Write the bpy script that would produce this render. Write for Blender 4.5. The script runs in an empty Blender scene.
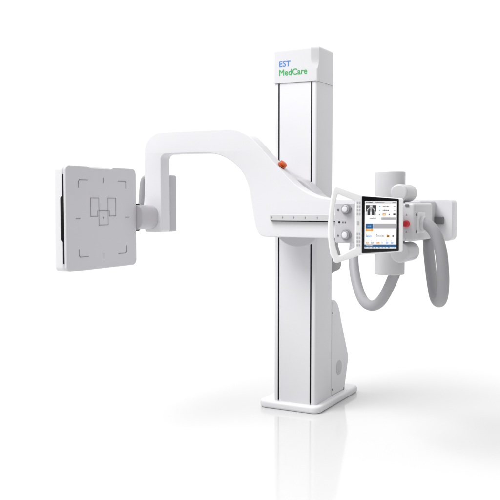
import bpy, bmesh, math, random
from mathutils import Vector, Matrix
random.seed(3)
S = bpy.context.scene
COL = S.collection
PI = math.pi

# ---------------------------------------------------------------- materials
def mat(name, col, rough=.45, metal=0., spec=.5, bump=0., scale=900., var=.0, emit=None, est=1., coat=0.):
    m = bpy.data.materials.new(name); m.use_nodes = True
    nt = m.node_tree; b = nt.nodes['Principled BSDF']
    b.inputs['Base Color'].default_value = (*col, 1)
    b.inputs['Roughness'].default_value = rough
    b.inputs['Metallic'].default_value = metal
    b.inputs['Specular IOR Level'].default_value = spec
    b.inputs['Coat Weight'].default_value = coat
    tc = nt.nodes.new('ShaderNodeTexCoord')
    if var:
        n = nt.nodes.new('ShaderNodeTexNoise'); n.inputs['Scale'].default_value = 3.5; n.inputs['Detail'].default_value = 5
        nt.links.new(tc.outputs['Object'], n.inputs['Vector'])
        mr = nt.nodes.new('ShaderNodeMapRange')
        mr.inputs['To Min'].default_value = rough - var; mr.inputs['To Max'].default_value = rough + var
        nt.links.new(n.outputs['Fac'], mr.inputs['Value']); nt.links.new(mr.outputs['Result'], b.inputs['Roughness'])
    if bump:
        n = nt.nodes.new('ShaderNodeTexNoise'); n.inputs['Scale'].default_value = scale; n.inputs['Detail'].default_value = 2
        nt.links.new(tc.outputs['Object'], n.inputs['Vector'])
        bp = nt.nodes.new('ShaderNodeBump'); bp.inputs['Strength'].default_value = bump; bp.inputs['Distance'].default_value = .001
        nt.links.new(n.outputs['Fac'], bp.inputs['Height']); nt.links.new(bp.outputs['Normal'], b.inputs['Normal'])
    if emit:
        b.inputs['Emission Color'].default_value = (*emit, 1); b.inputs['Emission Strength'].default_value = est
    return m
M = dict(
    white=mat('white_powder_coat', (.80, .795, .82), .42, bump=.06, var=.06),
    panel=mat('panel_cover_paint', (.69, .68, .71), .5, bump=.06, var=.05),
    grey=mat('light_grey_paint', (.57, .56, .59), .45, bump=.06, var=.05),
    tube=mat('tube_enamel', (.63, .625, .645), .38, var=.05),
    alu=mat('satin_grey_metal', (.44, .435, .455), .40, metal=.25, bump=.05, var=.05),
    hose=mat('grey_hose_rubber', (.37, .365, .385), .5, bump=.05, var=.05),
    dark=mat('black_plastic', (.006, .006, .007), .55, spec=.25),
    dgrey=mat('dark_grey_plastic', (.16, .16, .17), .5),
    line=mat('grey_print_line', (.31, .30, .325), .6),
    glass=mat('black_screen_glass', (.006, .006, .008), .12, coat=.3),
    blue=mat('blue_lettering', (.10, .30, .78), .5),
    green=mat('green_lettering', (.06, .50, .13), .5),
    orange=mat('orange_red_plastic', (.66, .10, .015), .35),
    console=mat('console_plastic', (.90, .90, .905), .35, bump=.04, var=.05),
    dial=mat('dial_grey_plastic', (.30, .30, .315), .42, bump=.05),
    red=mat('red_plastic', (.62, .02, .035), .4),
    s_white=mat('lit_screen_white', (.02, .02, .02), .3, emit=(1, 1, 1), est=1.0),
    s_grey=mat('lit_screen_grey', (.02, .02, .02), .3, emit=(.42, .42, .44), est=1.0),
    s_pale=mat('lit_screen_pale', (.02, .02, .02), .3, emit=(.72, .73, .75), est=1.0),
    s_dark=mat('lit_screen_dark', (.01, .01, .01), .3, emit=(.035, .035, .04), est=1.0),
    s_mid=mat('lit_screen_mid', (.02, .02, .02), .3, emit=(.16, .16, .18), est=1.0),
    s_blue=mat('lit_screen_blue', (.01, .01, .02), .3, emit=(.015, .11, .27), est=1.0),
    s_sky=mat('lit_screen_sky_blue', (.01, .01, .02), .3, emit=(.16, .40, .80), est=1.0),
    s_orange=mat('lit_screen_orange', (.02, .01, .01), .3, emit=(.85, .38, .08), est=1.0),
)

# ---------------------------------------------------------------- helpers
def link(name, me, m, parent=None, loc=None, mtx=None, ang=32):
    if ang is not None:
        for p in me.polygons: p.use_smooth = True
        me.set_sharp_from_angle(angle=math.radians(ang))
    if isinstance(m, (list, tuple)):
        for k in m: me.materials.append(k)
    else:
        me.materials.clear(); me.materials.append(m)
    o = bpy.data.objects.new(name, me); COL.objects.link(o)
    if parent is not None: o.parent = parent
    if mtx is not None: o.matrix_local = mtx
    if loc is not None: o.location = loc
    return o

def fillet(pts, n=8):
    """closed 2D outline; items (x, y) or (x, y, radius) -> rounded list"""
    out = []; N = len(pts)
    for i, p in enumerate(pts):
        r = p[2] if len(p) > 2 else 0
        P = Vector(p[:2])
        if not r: out.append(tuple(P)); continue
        a = (Vector(pts[i-1][:2]) - P); b = (Vector(pts[(i+1) % N][:2]) - P)
        la, lb = a.length, b.length; a.normalize(); b.normalize()
        h = a.angle(b)/2; t = min(r/math.tan(h), la*.49, lb*.49); r = t*math.tan(h)
        c = P + (a+b).normalized()*(r/math.sin(h))
        p0 = P + a*t - c; p1 = P + b*t - c
        a0 = math.atan2(p0.y, p0.x); da = (math.atan2(p1.y, p1.x) - a0 + PI) % (2*PI) - PI
        for k in range(n+1):
            q = a0 + da*k/n; out.append((c.x + r*math.cos(q), c.y + r*math.sin(q)))
    return out

def crom(pts, n=8):
    """open Catmull-Rom through points of any dimension"""
    P = [Vector(p) for p in pts]; P = [2*P[0]-P[1]] + P + [2*P[-1]-P[-2]]; out = []
    for i in range(1, len(P)-2):
        a, b, c, d = P[i-1:i+3]
        for k in range(n):
            t = k/n
            out.append(.5*((2*b) + (c-a)*t + (2*a-5*b+4*c-d)*t*t + (3*b-a-3*c+d)*t**3))
    out.append(P[-2]); return out

def prism_mesh(loops, thick, bevel=.004, seg=3):
    """solid from a closed 2D outline (+ holes), z from 0 to thick, rounded edges"""
    cu = bpy.data.curves.new('outline', 'CURVE'); cu.dimensions = '2D'; cu.fill_mode = 'BOTH'
    for lp in loops:
        s = cu.splines.new('POLY'); s.points.add(len(lp)-1); s.use_cyclic_u = True
        for q, p in zip(s.points, lp): q.co = (p[0], p[1], 0, 1)
    cu.extrude = max(thick/2 - bevel, 1e-5); cu.bevel_depth = bevel; cu.bevel_resolution = seg; cu.offset = -bevel
    o = bpy.data.objects.new('outline', cu); COL.objects.link(o)
    dg = bpy.context.evaluated_depsgraph_get(); dg.update()
    me = bpy.data.meshes.new_from_object(o.evaluated_get(dg))
    bpy.data.objects.remove(o); bpy.data.curves.remove(cu)
    me.transform(Matrix.Translation((0, 0, thick/2)))
    bm = bmesh.new(); bm.from_mesh(me); bmesh.ops.remove_doubles(bm, verts=bm.verts, dist=1e-6)
    bmesh.ops.recalc_face_normals(bm, faces=bm.faces); bm.to_mesh(me); bm.free()
    return me
# frames: local (u, v, w) -> world
def F_front(y):      # outline in x-z, grows away from the viewer (+y)
    return Matrix(((1,0,0,0),(0,0,1,y),(0,1,0,0),(0,0,0,1)))
def F_side(x):       # outline in y-z, grows towards +x
    return Matrix(((0,0,1,x),(1,0,0,0),(0,1,0,0),(0,0,0,1)))
def F_top(z):        # outline in x-y, grows up
    return Matrix.Translation((0,0,z))
def prism(name, loops, thick, frame, m, parent, bevel=.004, seg=3, ang=32):
    if not isinstance(loops[0], list): loops = [loops]
    me = prism_mesh(loops, thick, bevel, seg); me.transform(frame)
    if frame.to_3x3().determinant() < 0: me.flip_normals()
    return link(name, me, m, parent, ang=ang)
def rect(x0, y0, x1, y1, r=0): return fillet([(x0,y0,r),(x1,y0,r),(x1,y1,r),(x0,y1,r)])
def lathe_bm(bm, prof, frame, n=40):
    """prof: (radius, w); revolve about local w axis"""
    rings = []
    for r, w in prof:
        if r < 1e-6: rings.append([bm.verts.new(frame @ Vector((0,0,w)))]); continue
        rings.append([bm.verts.new(frame @ Vector((r*math.cos(2*PI*k/n), r*math.sin(2*PI*k/n), w))) for k in range(n)])
    for a, b in zip(rings, rings[1:]):
        for k in range(n):
            q = [a[k % len(a)], a[(k+1) % len(a)], b[(k+1) % len(b)], b[k % len(b)]]
            u = []
            for v in q:
                if v not in u: u.append(v)
            if len(u) > 2:
                try: bm.faces.new(u)
                except ValueError: pass
def lathe(name, prof, frame, m, parent, n=48, ang=32):
    bm = bmesh.new(); lathe_bm(bm, prof, frame, n); bmesh.ops.recalc_face_normals(bm, faces=bm.faces)
    me = bpy.data.meshes.new(name); bm.to_mesh(me); bm.free()
    return link(name, me, m, parent, ang=ang)
def cyl_prof(r, h, b=.005, s=4, dome=0.):
    p = [(0, 0 - dome)]
    if dome:
        p += [((r-b)*math.sin(k/6*PI/2), -dome*math.cos(k/6*PI/2)) for k in range(1, 6)]
    p += [(r-b+b*math.sin(k/s*PI/2), b-b*math.cos(k/s*PI/2)) for k in range(s+1)]
    p += [(r-b+b*math.cos(k/s*PI/2), h-b+b*math.sin(k/s*PI/2)) for k in range(s+1)]
    return p + [(0, h)]
def Ax(loc, axis):   # local w along a world axis
    return Matrix.Translation(loc) @ Vector((0,0,1)).rotation_difference(Vector(axis)).to_matrix().to_4x4()
def tube(name, pts, r, m, parent, n=24, sub=10, caps=True):
    C = crom(pts, sub); bm = bmesh.new(); prev = None; up = None; rings = []
    for i, c in enumerate(C):
        t = (C[min(i+1, len(C)-1)] - C[max(i-1, 0)]).normalized()
        if up is None: up = t.orthogonal().normalized()
        up = (up - t*up.dot(t)).normalized(); sd = t.cross(up)
        rr = r(i/(len(C)-1)) if callable(r) else r
        rings.append([bm.verts.new(c + up*rr*math.cos(2*PI*k/n) + sd*rr*math.sin(2*PI*k/n)) for k in range(n)])
    for a, b in zip(rings, rings[1:]):
        for k in range(n): bm.faces.new((a[k], a[(k+1)%n], b[(k+1)%n], b[k]))
    if caps: bm.faces.new(rings[0]); bm.faces.new(rings[-1])
    bmesh.ops.recalc_face_normals(bm, faces=bm.faces)
    me = bpy.data.meshes.new(name); bm.to_mesh(me); bm.free()
    return link(name, me, m, parent, ang=50)
def text_mesh(name, body, size, frame, m, parent, sx=1., bold=0., depth=.0006):
    cu = bpy.data.curves.new(name, 'FONT'); cu.body = body; cu.size = size; cu.extrude = depth; cu.bevel_depth = bold; cu.bevel_resolution = 0
    o = bpy.data.objects.new(name, cu); COL.objects.link(o)
    dg = bpy.context.evaluated_depsgraph_get(); dg.update()
    me = bpy.data.meshes.new_from_object(o.evaluated_get(dg)); bpy.data.objects.remove(o); bpy.data.curves.remove(cu)
    xs = [v.co.x for v in me.vertices]; x0 = min(xs)
    me.transform(frame @ Matrix.Diagonal((sx,1,1,1)) @ Matrix.Translation((-x0,0,0)))
    if frame.to_3x3().determinant() < 0: me.flip_normals()
    return link(name, me, m, parent, ang=None)
def tagd(o, **k):
    for a, b in k.items(): o[a] = b
    return o

# ---------------------------------------------------------------- setting
def floor():
    bm = bmesh.new(); bmesh.ops.create_circle(bm, cap_ends=True, segments=96, radius=260)
    me = bpy.data.meshes.new('floor'); bm.to_mesh(me); bm.free()
    m = mat('glossy_white_floor', FLOOR_COL, FLOOR_R, spec=FLOOR_SPEC, var=.02)
    o = link('floor', me, m, ang=None); o['kind'] = 'structure'; return o
FLOOR_COL = (.672, .672, .674); FLOOR_R = .09; FLOOR_SPEC = .20
floor()

# ---------------------------------------------------------------- the machine
X = bpy.data.objects.new('xray_machine', None); COL.objects.link(X); X.empty_display_size = .3
tagd(X, label='white medical imaging machine with tall column, curved swivel arm, square panel and touchscreen', category='x-ray machine')

# base plate
prism('base_plate', fillet([(-.372,-.036,.055),(.034,-.036,.05),(.034,.648,.05),(-.372,.648,.05)]), .045, F_top(0), M['white'], X, bevel=.016, seg=5)

# column: extruded profile with two grooves in the front face
g = .0051; ZC0, ZC1 = .045, 1.958
prof = fillet([(-.277,0,.022),(-.247-g,0),(-.247-g,.014),(-.247+g,.014),(-.247+g,0),(-.0345-g,0),(-.0345-g,.014),(-.0345+g,.014),(-.0345+g,0),(0,0,.024),(0,.248,.012),(-.277,.248,.012)])
col = prism('column', prof, ZC1-ZC0, F_top(ZC0), M['white'], X, bevel=.0004, seg=1)
for x in (-.247, -.0345):
    prism('groove_strip', rect(x-g+.0003, .0030, x+g-.0003, .0135), ZC1-ZC0-.012, F_top(ZC0+.008), M['dark'], col, bevel=.0004, seg=1)

# column cap: lofted, with the scooped corner facet
def cap():
    bm = bmesh.new(); rings = []
    z0, z1 = ZC1+.0015, 2.167
    zs = [(z0, 0.), (z0+.002, .002)]
    x0, x1, y0, y1 = -.2805, .0045, -.007, .2525
    levels = [z0, z0+.002, 2.015, 2.03, 2.038, 2.046, 2.056, 2.07, 2.09, 2.11, 2.14]
    b = .020
    tops = [(z1-b+b*math.sin(k/5*PI/2), b-b*math.cos(k/5*PI/2)) for k in range(6)]
    def cut(z):
        t = max(0., min(1., (z-2.03)/.055)); return .006 + .036*math.sin(t*PI/2)
    seq = [(levels[0], .002)] + [(z, 0.) for z in levels[1:]] + tops
    for z, ins in seq:
        c = cut(z)
        a = fillet([(x0+ins,y0+ins,.012),(x1-ins-c,y0+ins,.003),(x1-ins,y0+ins+c*.62,.003),(x1-ins,y1-ins,.022),(x0+ins,y1-ins,.022)], 5)
        rings.append([bm.verts.new((p[0], p[1], z)) for p in a])
    n = len(rings[0])
    for r0, r1 in zip(rings, rings[1:]):
        for k in range(n): bm.faces.new((r0[k], r0[(k+1)%n], r1[(k+1)%n], r1[k]))
    bm.faces.new(rings[0]); bm.faces.new(rings[-1])
    bmesh.ops.recalc_face_normals(bm, faces=bm.faces)
    me = bpy.data.meshes.new('column_cap'); bm.to_mesh(me); bm.free()
    return link('column_cap', me, M['white'], X, ang=24)
cp = cap()
def Ftext(x, y, z): return Matrix(((1,0,0,x),(0,0,-1,y),(0,1,0,z),(0,0,0,1)))
text_mesh('brand_lettering', 'EST', .050, Ftext(-.242, -.0078, 2.055), M['blue'], cp, sx=.98, bold=.0005)
text_mesh('brand_lettering', 'MedCare', .050, Ftext(-.242, -.0078, 2.004), M['green'], cp, sx=.98, bold=.0005)

# cover behind the column foot
cv_out = fillet([(.2565,.047),(.2565,.644,.004)] + [tuple(p) for p in crom([(.272,.648),(.300,.645),(.333,.630),(.362,.604),(.385,.570),(.402,.530),(.415,.50)],5)] + [(.548,.246,.035),(.478,.047)])
cv = prism('motor_cover', cv_out, .250, F_side(-.254), M['white'], X, bevel=.005, seg=4)
prism('seam_gap', rect(.2485,.0475,.256,.62), .22, F_side(-.230), M['dgrey'], cv, bevel=.0004, seg=1)
lathe('vent_disc', cyl_prof(.046, .004, .0015, 3), Ax((-.0055,.379,.205), (1,0,0)), M['grey'], cv)
for y, z in ((.268,.565),(.268,.085)):
    lathe('screw', cyl_prof(.006, .003, .001, 2), Ax((-.0055,y,z), (1,0,0)), M['dgrey'], cv, n=20)
prism('foot_block', rect(.462,.046,.474,.062,.003), .012, F_side(-.0145), M['dark'], cv, bevel=.002)

# carriage riding on the column
ca_out = fillet([(-.215,1.064,.03)] + [(-.215,1.425,.03)] + [tuple(p) for p in crom([(-.19,1.445),(-.138,1.421),(-.093,1.398),(-.048,1.384),(-.003,1.356),(.032,1.323),(.06,1.296),(.103,1.272)],6)] + [(.16,1.262,.02),(.16,1.064,.03)])
ca = prism('carriage', ca_out, .112, F_front(-.1135), M['grey'], X, bevel=.012, seg=4)
lathe('bearing_disc', cyl_prof(.168, .036, .006, 4), Ax((-.061,-.100,1.164),(0,-1,0)), M['grey'], ca, n=72)
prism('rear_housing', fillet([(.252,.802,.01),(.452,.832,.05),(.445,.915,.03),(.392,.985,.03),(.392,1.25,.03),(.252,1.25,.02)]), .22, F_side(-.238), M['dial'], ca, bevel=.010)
prism('side_cheek', fillet([(-.0005,1.066,.02),(.39,1.066,.02),(.39,1.235,.02),(-.0005,1.25,.02)]), .02, F_side(.0015), M['grey'], ca, bevel=.006)

# swivel arm
YA, TA = -.24, .098
arm_out = ([(-1.059,1.067,.018),(-1.059,1.683,.125)]
  + [tuple(p) for p in crom([(-.47,1.682),(-.43,1.679),(-.384,1.668),(-.321,1.637),(-.268,1.590),(-.212,1.532),(-.153,1.473),(-.097,1.419),(-.053,1.377),(-.009,1.341),(.04,1.312),(.1,1.288),(.178,1.274),(.26,1.2715)],7)]
  + [(.857,1.2715,.026),(.857,1.056,.026)]
  + [tuple(p) for p in crom([(-.21,1.056),(-.232,1.058),(-.252,1.068),(-.270,1.093),(-.288,1.149),(-.300,1.215),(-.309,1.270),(-.320,1.325),(-.335,1.370),(-.355,1.411),(-.385,1.450),(-.434,1.491),(-.49,1.521),(-.549,1.539),(-.611,1.546),(-.68,1.548)],7)]
  + [(-.934,1.548,.036),(-.934,1.067,.018)])
arm_out = fillet(arm_out, 14)
arm = prism('swivel_arm', arm_out, TA, F_front(YA), M['white'], X, bevel=.006, seg=4, ang=26)
pb = prism('pivot_block', rect(-1.046,1.068,-.9335,1.424,.012), .072, F_front(YA+TA+.0015), M['grey'], arm, bevel=.007)
# ruled ledge on the arm's front
lg = prism('scale_ledge', rect(-.178,1.151,.30,1.186,.004), .022, F_front(YA-.022), M['tube'], arm, bevel=.003)
for x in (-.162,-.094,-.025,.045,.118):
    bm = bmesh.new()
    for w, h in ((.007,.0034),(.0034,.012)):
        bmesh.ops.create_cube(bm, size=1, matrix=Matrix.Translation((x, YA-.0222, 1.1685)) @ Matrix.Diagonal((w, .0012+h*.02, h, 1)))
    me = bpy.data.meshes.new('scale_mark'); bm.to_mesh(me); bm.free(); link('scale_mark', me, M['line'], lg, ang=None)
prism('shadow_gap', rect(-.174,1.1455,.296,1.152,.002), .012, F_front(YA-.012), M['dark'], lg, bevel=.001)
# emergency stop
d = Vector((.70,0,.71)); eb = Vector((-.142,-.192,1.4565))
es = lathe('emergency_button', cyl_prof(.021,.012,.003,3), Ax(eb, d), M['dark'], X)
lathe('mushroom_head', [(0,.011),(.012,.011),(.012,.018),(.021,.020),(.0235,.024),(.0225,.030),(.018,.033),(0,.034)], Ax(eb, d), M['orange'], es)
lathe('mushroom_ring', [(.013,.009),(.026,.009),(.026,.014),(.013,.014),(.013,.009)], Ax(eb, d), M['orange'], es)

# ---------------------------------------------------------------- detector panel
PX = -1.0; py0, py1, pz0, pz1 = -1.030, -.404, .879, 1.453
shell = prism('detector_panel', rect(py0,pz0,py1,pz1,.030), .066, F_side(PX-.088), M['white'], X, bevel=.014, seg=5)
fc_out = fillet([(py0,pz0,.030),(py1,pz0,.034),(py1,pz1,.034),(-.620,pz1,.012),(-.640,pz1-.009,.02),(-.828,pz1-.009,.02),(-.848,pz1,.012),(py0,pz1,.030)])
fc = prism('front_cover', fc_out, .0195, F_side(PX-.0205), M['panel'], shell, bevel=.006, seg=4)
prism('tray_slot', rect(-1.0312,.924,-1.02,1.404,.001), .0072, F_side(PX-.0272), M['dark'], shell, bevel=.0006, seg=1)
prism('tray_grip', fillet([(PX-.040,1.052),(PX-.027,1.040,.003),(PX-.0275,1.292,.003),(PX-.040,1.278,.006)]), .012, F_front(py0-.0022), M['dark'], shell, bevel=.001)
def mark(name, segs, w=.0034, h=.0006):
    """thin printed line work on the cover, one mesh"""
    bm = bmesh.new(); cy, cz = -.717, 1.1655
    for a, b in segs:
        a = Vector(a); b = Vector(b); dd = b-a; an = math.atan2(dd.y, dd.x); c = (a+b)/2
        mt = Matrix.Translation((PX, cy+c.x, cz+c.y)) @ Matrix.Rotation(an, 4, 'X') @ Matrix.Diagonal((h*2, dd.length+w*.9, w, 1))
        bmesh.ops.create_cube(bm, size=1, matrix=mt)
    me = bpy.data.meshes.new(name); bm.to_mesh(me); bm.free()
    return link(name, me, M['line'], shell, ang=None)
def pairs(p): return list(zip(p, p[1:]))
for sx in (-1, 1):
    for sz in (-1, 1):
        mark('corner_mark', pairs([(sx*.213, sz*.168), (sx*.213, sz*.203), (sx*.205, sz*.211), (sx*.135, sz*.211)]))
for a, b in (((0,.200),(0,.225)), ((0,-.200),(0,-.233)), ((-.236,0),(-.203,0)), ((.205,0),(.238,0))):
    mark('tick_mark', [(a, b)])
for q in (-1, 1):
    mark('field_mark', pairs([(q*.041,.040),(q*.041,.112),(q*.112,.112),(q*.112,.010),(q*.052,.010),(q*.052,.040)]))
mark('field_mark', pairs([(-.041,.040),(.041,.040),(.041,-.040),(-.041,-.040),(-.041,.040)]))
mark('centre_mark', [((-.006,0),(.006,0)), ((0,-.006),(0,.006))], .0028)
# bracket from arm to panel
br = prism('panel_bracket', rect(-1.125,1.087,-.957,1.238,.060), .1645, F_front(-.4040), M['grey'], X, bevel=.006, seg=4)
prism('dark_collar', rect(-1.110,1.079,-1.012,1.246,.008), .050, F_front(-.4035), M['dark'], br, bevel=.003)
tube('grab_handle', [(-1.055,-.19,1.402),(-1.075,-.19,1.410),(-1.096,-.191,1.398),(-1.104,-.194,1.370),(-1.107,-.198,1.320),(-1.112,-.203,1.225),(-1.112,-.205,1.19)], .0185, M['alu'], X)

# ---------------------------------------------------------------- tube head
HX, HY = .684, -.717
tb = lathe('tube_housing', cyl_prof(.0695, .480, .006, 4), Ax((HX,HY,.917),(0,0,1)), M['tube'], X, n=72)
sk1 = lathe('cable_socket', cyl_prof(.0405, .165, .010, 5), Ax((.752,-.806,1.297),(0,1,0)), M['tube'], X)
sk2 = lathe('cable_socket', cyl_prof(.0455, .175, .010, 5), Ax((.757,-.800,1.024),(0,1,0)), M['tube'], X)
hb = prism('head_body', rect(.560,1.078,.826,1.252,.014), .300, F_front(-.80), M['tube'], X, bevel=.012, seg=4)
prism('head_mount', rect(.560,1.068,.772,1.262,.014), .262, F_front(-.503), M['grey'], X, bevel=.008)
kn = lathe('emergency_knob', [(0,-.001),(.0155,-.001),(.0155,.005),(.011,.007),(.011,.010),(.0145,.012),(.0145,.018),(.011,.021),(0,.0215)], Ax((.789,-.80,1.158),(0,-1,0)), M['red'], hb)
for z in (1.198, 1.120):
    lathe('screw', cyl_prof(.006,.004,.001,2), Ax((.8255,-.772,z),(1,0,0)), M['dgrey'], hb, n=20)
    prism('arrow_mark', fillet([(.785,z-.004),(.793,z-.004),(.789,z+.005)]), .0008, F_front(-.8006), M['line'], hb, bevel=.0002, seg=1)
prism('corner_clip', rect(.783,1.236,.800,1.246,.002), .006, F_front(-.8045), M['dgrey'], hb, bevel=.001)
prism('cover_plate', rect(-.765,1.112,-.640,1.208,.014), .006, F_side(.8245), M['white'], hb, bevel=.002)
lathe('hose_connector', cyl_prof(.033,.020,.004,3), Ax((.829,-.705,1.156),(1,0,0)), M['tube'], hb)
lt = prism('latch_block', rect(.770,1.142,.815,1.180,.004), .030, F_front(-.270), M['dgrey'], X, bevel=.003)

# hoses
tube('cable_hose', [(.838,-.708,1.156),(.868,-.712,1.147),(.900,-.712,1.108),(.922,-.706,1.035),(.927,-.688,.960),(.924,-.660,.885),(.909,-.620,.815),(.882,-.570,.783),(.850,-.520,.798),(.816,-.455,.870),(.786,-.390,.950),(.764,-.340,1.015),(.748,-.290,1.080)], .0275, M['hose'], X)
tube('cable_hose', [(.712,-.640,1.010),(.690,-.625,.940),(.655,-.600,.868),(.612,-.570,.797),(.568,-.535,.752),(.515,-.490,.732),(.460,-.440,.744),(.412,-.388,.790),(.368,-.330,.862),(.335,-.270,.945),(.318,-.215,1.020),(.312,-.195,1.075)], .0262, M['hose'], X)

# collimator with its two knobs
co = prism('collimator', rect(.441,1.063,.640,1.252,.008), .22, F_front(-.80), M['grey'], X, bevel=.005)
for z in (1.222, 1.101):
    k = lathe('dial', cyl_prof(.0255,.008,.003,3), Ax((.499,-.7995,z),(0,-1,0)), M['dial'], co)
    lathe('dial_skirt', cyl_prof(.0200,.012,.003,3), Ax((.499,-.8072,z),(0,-1,0)), M['alu'], k)
    lathe('dial_button', cyl_prof(.0135,.008,.003,3), Ax((.499,-.8190,z),(0,-1,0)), M['white'], k)
    lathe('screw', cyl_prof(.0045,.003,.001,2), Ax((.457,-.7995,z-.004),(0,-1,0)), M['dgrey'], co, n=20)
lathe('sensor_eye', cyl_prof(.005,.002,.0006,2), Ax((.463,-.7995,1.161),(0,-1,0)), M['dark'], co, n=20)
for x in (.478,.490): prism('control_icon', rect(x,1.156,x+.007,1.164,.001), .0008, F_front(-.8006), M['dgrey'], co, bevel=.0002, seg=1)

# console: touchscreen in a handle frame
al = math.radians(28.16)
Rv = Vector((math.cos(al), math.sin(al), 0)); Nv = Vector((math.sin(al), -math.cos(al), 0)); Pc = Vector((.565,-1.0,1.16))
def F_con(off):      # u right, v up, w away from the viewer
    o = Pc + Nv*off; n = -Nv
    return Matrix(((Rv.x,0,n.x,o.x),(Rv.y,0,n.y,o.y),(0,1,0,o.z),(0,0,0,1)))
outer = fillet([(-.048,.1685,.012),(.048,.1345,.05),(.078,.1255,.05),(.2615,.1115,.010),(.2615,-.1250,.010),(.078,-.1385,.05),(-.046,-.1800,.014)])[0:]
outer += [tuple(p) for p in crom([(-.0585,-.137),(-.0665,-.085),(-.0695,-.030),(-.0680,.020),(-.0625,.075),(-.0555,.125)],5)]
hole = fillet([(-.0325,.1335,.008),(.0490,.1000,.006),(.0500,-.1060,.006),(-.0270,-.1475,.008)]) + [tuple(p) for p in crom([(-.0365,-.104),(-.0435,-.06),(-.0465,-.01),(-.0452,.03),(-.0405,.08)],5)]
con = prism('console', [outer, hole], .030, F_con(.015), M['console'], X, bevel=.005, seg=4)
prism('rear_case', rect(.075,-.110,.240,.100,.010), .040, F_con(-.0155), M['grey'], con, bevel=.006)
prism('screen_bezel', fillet([(.0765,.1215,.004),(.2400,.1095,.005),(.2425,-.1220,.005),(.0780,-.1315,.004)]), .003, F_con(.0165), M['glass'], con, bevel=.001)
SX0, SX1, SZ0, SZ1 = .0900, .2310, -.1095, .1000
def flat(bm, u0, v0, u1, v1, off, mi):
    fr = F_con(off); q = [fr @ Vector(p) for p in ((u0,v0,0),(u1,v0,0),(u1,v1,0),(u0,v1,0))]
    r = [fr @ Vector(p) for p in ((u0,v0,.0006),(u1,v0,.0006),(u1,v1,.0006),(u0,v1,.0006))]
    a = [bm.verts.new(p) for p in q]; b = [bm.verts.new(p) for p in r]
    fs = [bm.faces.new(a)] + [bm.faces.new((a[k], a[(k+1)%4], b[(k+1)%4], b[k])) for k in range(4)]
    for f in fs: f.material_index = mi
def screen():
    bm = bmesh.new(); flat(bm, SX0, SZ0, SX1, SZ1, .0172, 0)
    me = bpy.data.meshes.new('display'); bm.to_mesh(me); bm.free()
    link('display', me, M['s_white'], con, ang=None)
    order = ['s_grey','s_pale','s_dark','s_mid','s_blue','s_sky','s_orange','s_white']
    I = {k: i for i, k in enumerate(order)}
    bm = bmesh.new()
    W = SX1-SX0; H = SZ1-SZ0
    def R(x0, y0, x1, y1, k, lay=0):      # fractions of the screen, y downwards
        flat(bm, SX0+W*x0, SZ1-H*y1, SX0+W*x1, SZ1-H*y0, .0179+.0006*lay, I[k])
    def words(x0, x1, y, h, k, lay=0, lo=.010, hi=.028, gap=.008):
        x = x0
        while x < x1:
            w = random.uniform(lo, hi); R(x, y+random.uniform(0,.3)*h, min(x+w, x1), y+h, k, lay); x += w + gap
    R(0, .005, 1, .055, 's_pale'); words(.04,.24,.018,.024,'s_dark',1); words(.33,.62,.020,.020,'s_mid',1); words(.86,.97,.02,.02,'s_mid',1)
    # chest picture
    R(.03,.085,.355,.300,'s_dark')
    R(.17,.09,.215,.295,'s_grey',1)
    for i in range(9):                       # bright arch of the rib cage over the dark lungs
        a = PI*(i+.5)/9; cx = .192 - .125*math.cos(a); cy = .235 - .095*math.sin(a)
        R(cx-.022, cy-.013, cx+.022, cy+.013, 's_pale' if i % 2 else 's_grey', 2)
    R(.035,.225,.085,.298,'s_pale',1); R(.30,.225,.35,.298,'s_pale',1); R(.15,.09,.235,.125,'s_pale',2)
    R(.165,.225,.22,.298,'s_pale',2)
    words(.15,.345,.345,.030,'s_mid')
    for y in (.10,.185):
        R(.44,y+.005,.485,y+.022,'s_sky'); words(.56,.76,y,.026,'s_dark'); words(.90,.96,y,.024,'s_mid')
    R(.44,.275,.475,.295,'s_mid'); R(.555,.255,.655,.305,'s_orange'); R(.575,.27,.635,.29,'s_pale',1); R(.745,.268,.79,.295,'s_mid'); R(.89,.262,.96,.298,'s_dark')
    R(.52,.345,.98,.395,'s_grey')
    R(.03,.475,.265,.575,'s_blue'); words(.09,.20,.51,.028,'s_sky',1); R(.03,.575,.265,.640,'s_orange'); words(.09,.2,.595,.024,'s_pale',1)
    R(.27,.475,.98,.575,'s_grey')
    R(.05,.70,.08,.712,'s_orange'); words(.05,.22,.72,.036,'s_sky'); R(.37,.70,.40,.712,'s_mid'); words(.37,.60,.72,.032,'s_grey')
    R(.69,.695,.72,.71,'s_orange'); R(.69,.715,.78,.765,'s_orange'); R(.705,.728,.765,.752,'s_dark',1); R(.87,.72,.92,.755,'s_mid')
    for i, k in enumerate(('s_orange','s_orange','s_orange','s_pale','s_sky','s_sky')):
        x = .05+.155*i
        R(x, .835, x+.03, .845, k); R(x, .86, x+(.11 if i == 2 else .075), .895, k if i != 1 else 's_grey')
        R(x+.015, .868, x+.05, .882, 's_pale', 1)
    R(0,.915,1,.965,'s_blue'); words(.06,.25,.93,.02,'s_pale',1)
    R(0,.965,1,1,'s_pale'); words(.03,.96,.973,.018,'s_mid',1,.02,.06,.06)
    me = bpy.data.meshes.new('screen_graphics'); bm.to_mesh(me); bm.free()
    link('screen_graphics', me, [M[k] for k in order], con, ang=None)
screen()
for j in range(8):
    for i in range(2):
        v = .098 - j*.0165 if j < 4 else -.040 - (j-4)*.0165
        prism('key', rect(.0545+i*.0095, v-.010, .0610+i*.0095, v, .0015), .0012, F_con(.0160), M['grey'], con, bevel=.0003, seg=1)
prism('key_label', rect(.056,-.005,.066,.012,.001), .0010, F_con(.0158), M['grey'], con, bevel=.0002, seg=1)

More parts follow.
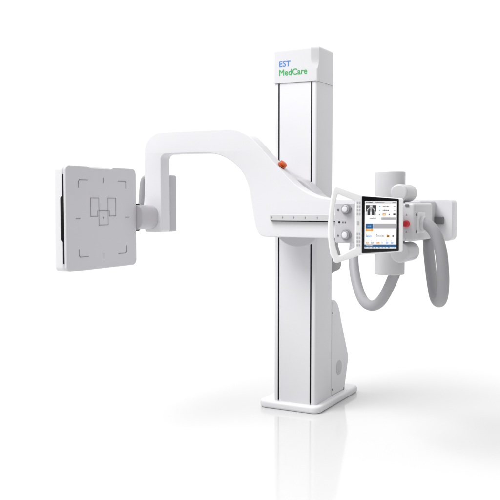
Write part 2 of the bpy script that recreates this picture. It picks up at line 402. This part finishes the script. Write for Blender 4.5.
# ---------------------------------------------------------------- camera
cam = bpy.data.cameras.new('camera'); co_ = bpy.data.objects.new('camera', cam); COL.objects.link(co_)
cam.sensor_width = 36; cam.lens = 36*800.025/500; cam.clip_end = 2000; cam.clip_start = .05
co_.location = (1.87393, -4.32791, 1.25661)
co_.rotation_euler = (PI/2 - math.radians(3.44966), 0, math.radians(28.16047))
S.camera = co_

# ---------------------------------------------------------------- light
ROOM_LOW, ROOM_TOP, BACKDROP = .02, 1.15, 1.2
w = bpy.data.worlds.new('World'); S.world = w; w.use_nodes = True; nt = w.node_tree; bg = nt.nodes['Background']
tc = nt.nodes.new('ShaderNodeTexCoord'); dt = nt.nodes.new('ShaderNodeVectorMath'); dt.operation = 'DOT_PRODUCT'
dt.inputs[1].default_value = (-.46, .86, 0.20)
nt.links.new(tc.outputs['Generated'], dt.inputs[0])
mr = nt.nodes.new('ShaderNodeMapRange'); mr.interpolation_type = 'SMOOTHSTEP'
mr.inputs['From Min'].default_value = .15; mr.inputs['From Max'].default_value = .80
nt.links.new(dt.outputs['Value'], mr.inputs['Value'])
sx = nt.nodes.new('ShaderNodeSeparateXYZ'); nt.links.new(tc.outputs['Generated'], sx.inputs[0])
hi = nt.nodes.new('ShaderNodeMapRange'); hi.inputs['From Min'].default_value = .05; hi.inputs['From Max'].default_value = .95
hi.inputs['To Min'].default_value = ROOM_LOW; hi.inputs['To Max'].default_value = ROOM_TOP
nt.links.new(sx.outputs['Z'], hi.inputs['Value'])
mx = nt.nodes.new('ShaderNodeMix'); mx.data_type = 'FLOAT'
nt.links.new(mr.outputs['Result'], mx.inputs[0]); nt.links.new(hi.outputs['Result'], mx.inputs[2]); mx.inputs[3].default_value = BACKDROP
nt.links.new(mx.outputs[0], bg.inputs['Strength'])
bg.inputs['Color'].default_value = (1, 1, 1, 1)
def area(name, loc, tgt, size, power, col=(1,1,1)):
    l = bpy.data.lights.new(name, 'AREA'); l.shape = 'RECTANGLE'; l.size, l.size_y = size; l.energy = power; l.color = col
    o = bpy.data.objects.new(name, l); COL.objects.link(o); o.location = loc
    o.rotation_euler = (Vector(tgt) - Vector(loc)).to_track_quat('-Z', 'Y').to_euler(); return o
area('key_softbox', (-8.6, -12.6, 20.2), (-.1, -.2, 1.1), (13.0, 13.0), 5150)

S.view_settings.view_transform = 'Standard'; S.view_settings.look = 'None'; S.view_settings.exposure = 0; S.view_settings.gamma = 1
S.render.engine = 'CYCLES'
S.cycles.use_denoising = True
S.cycles.max_bounces = 8
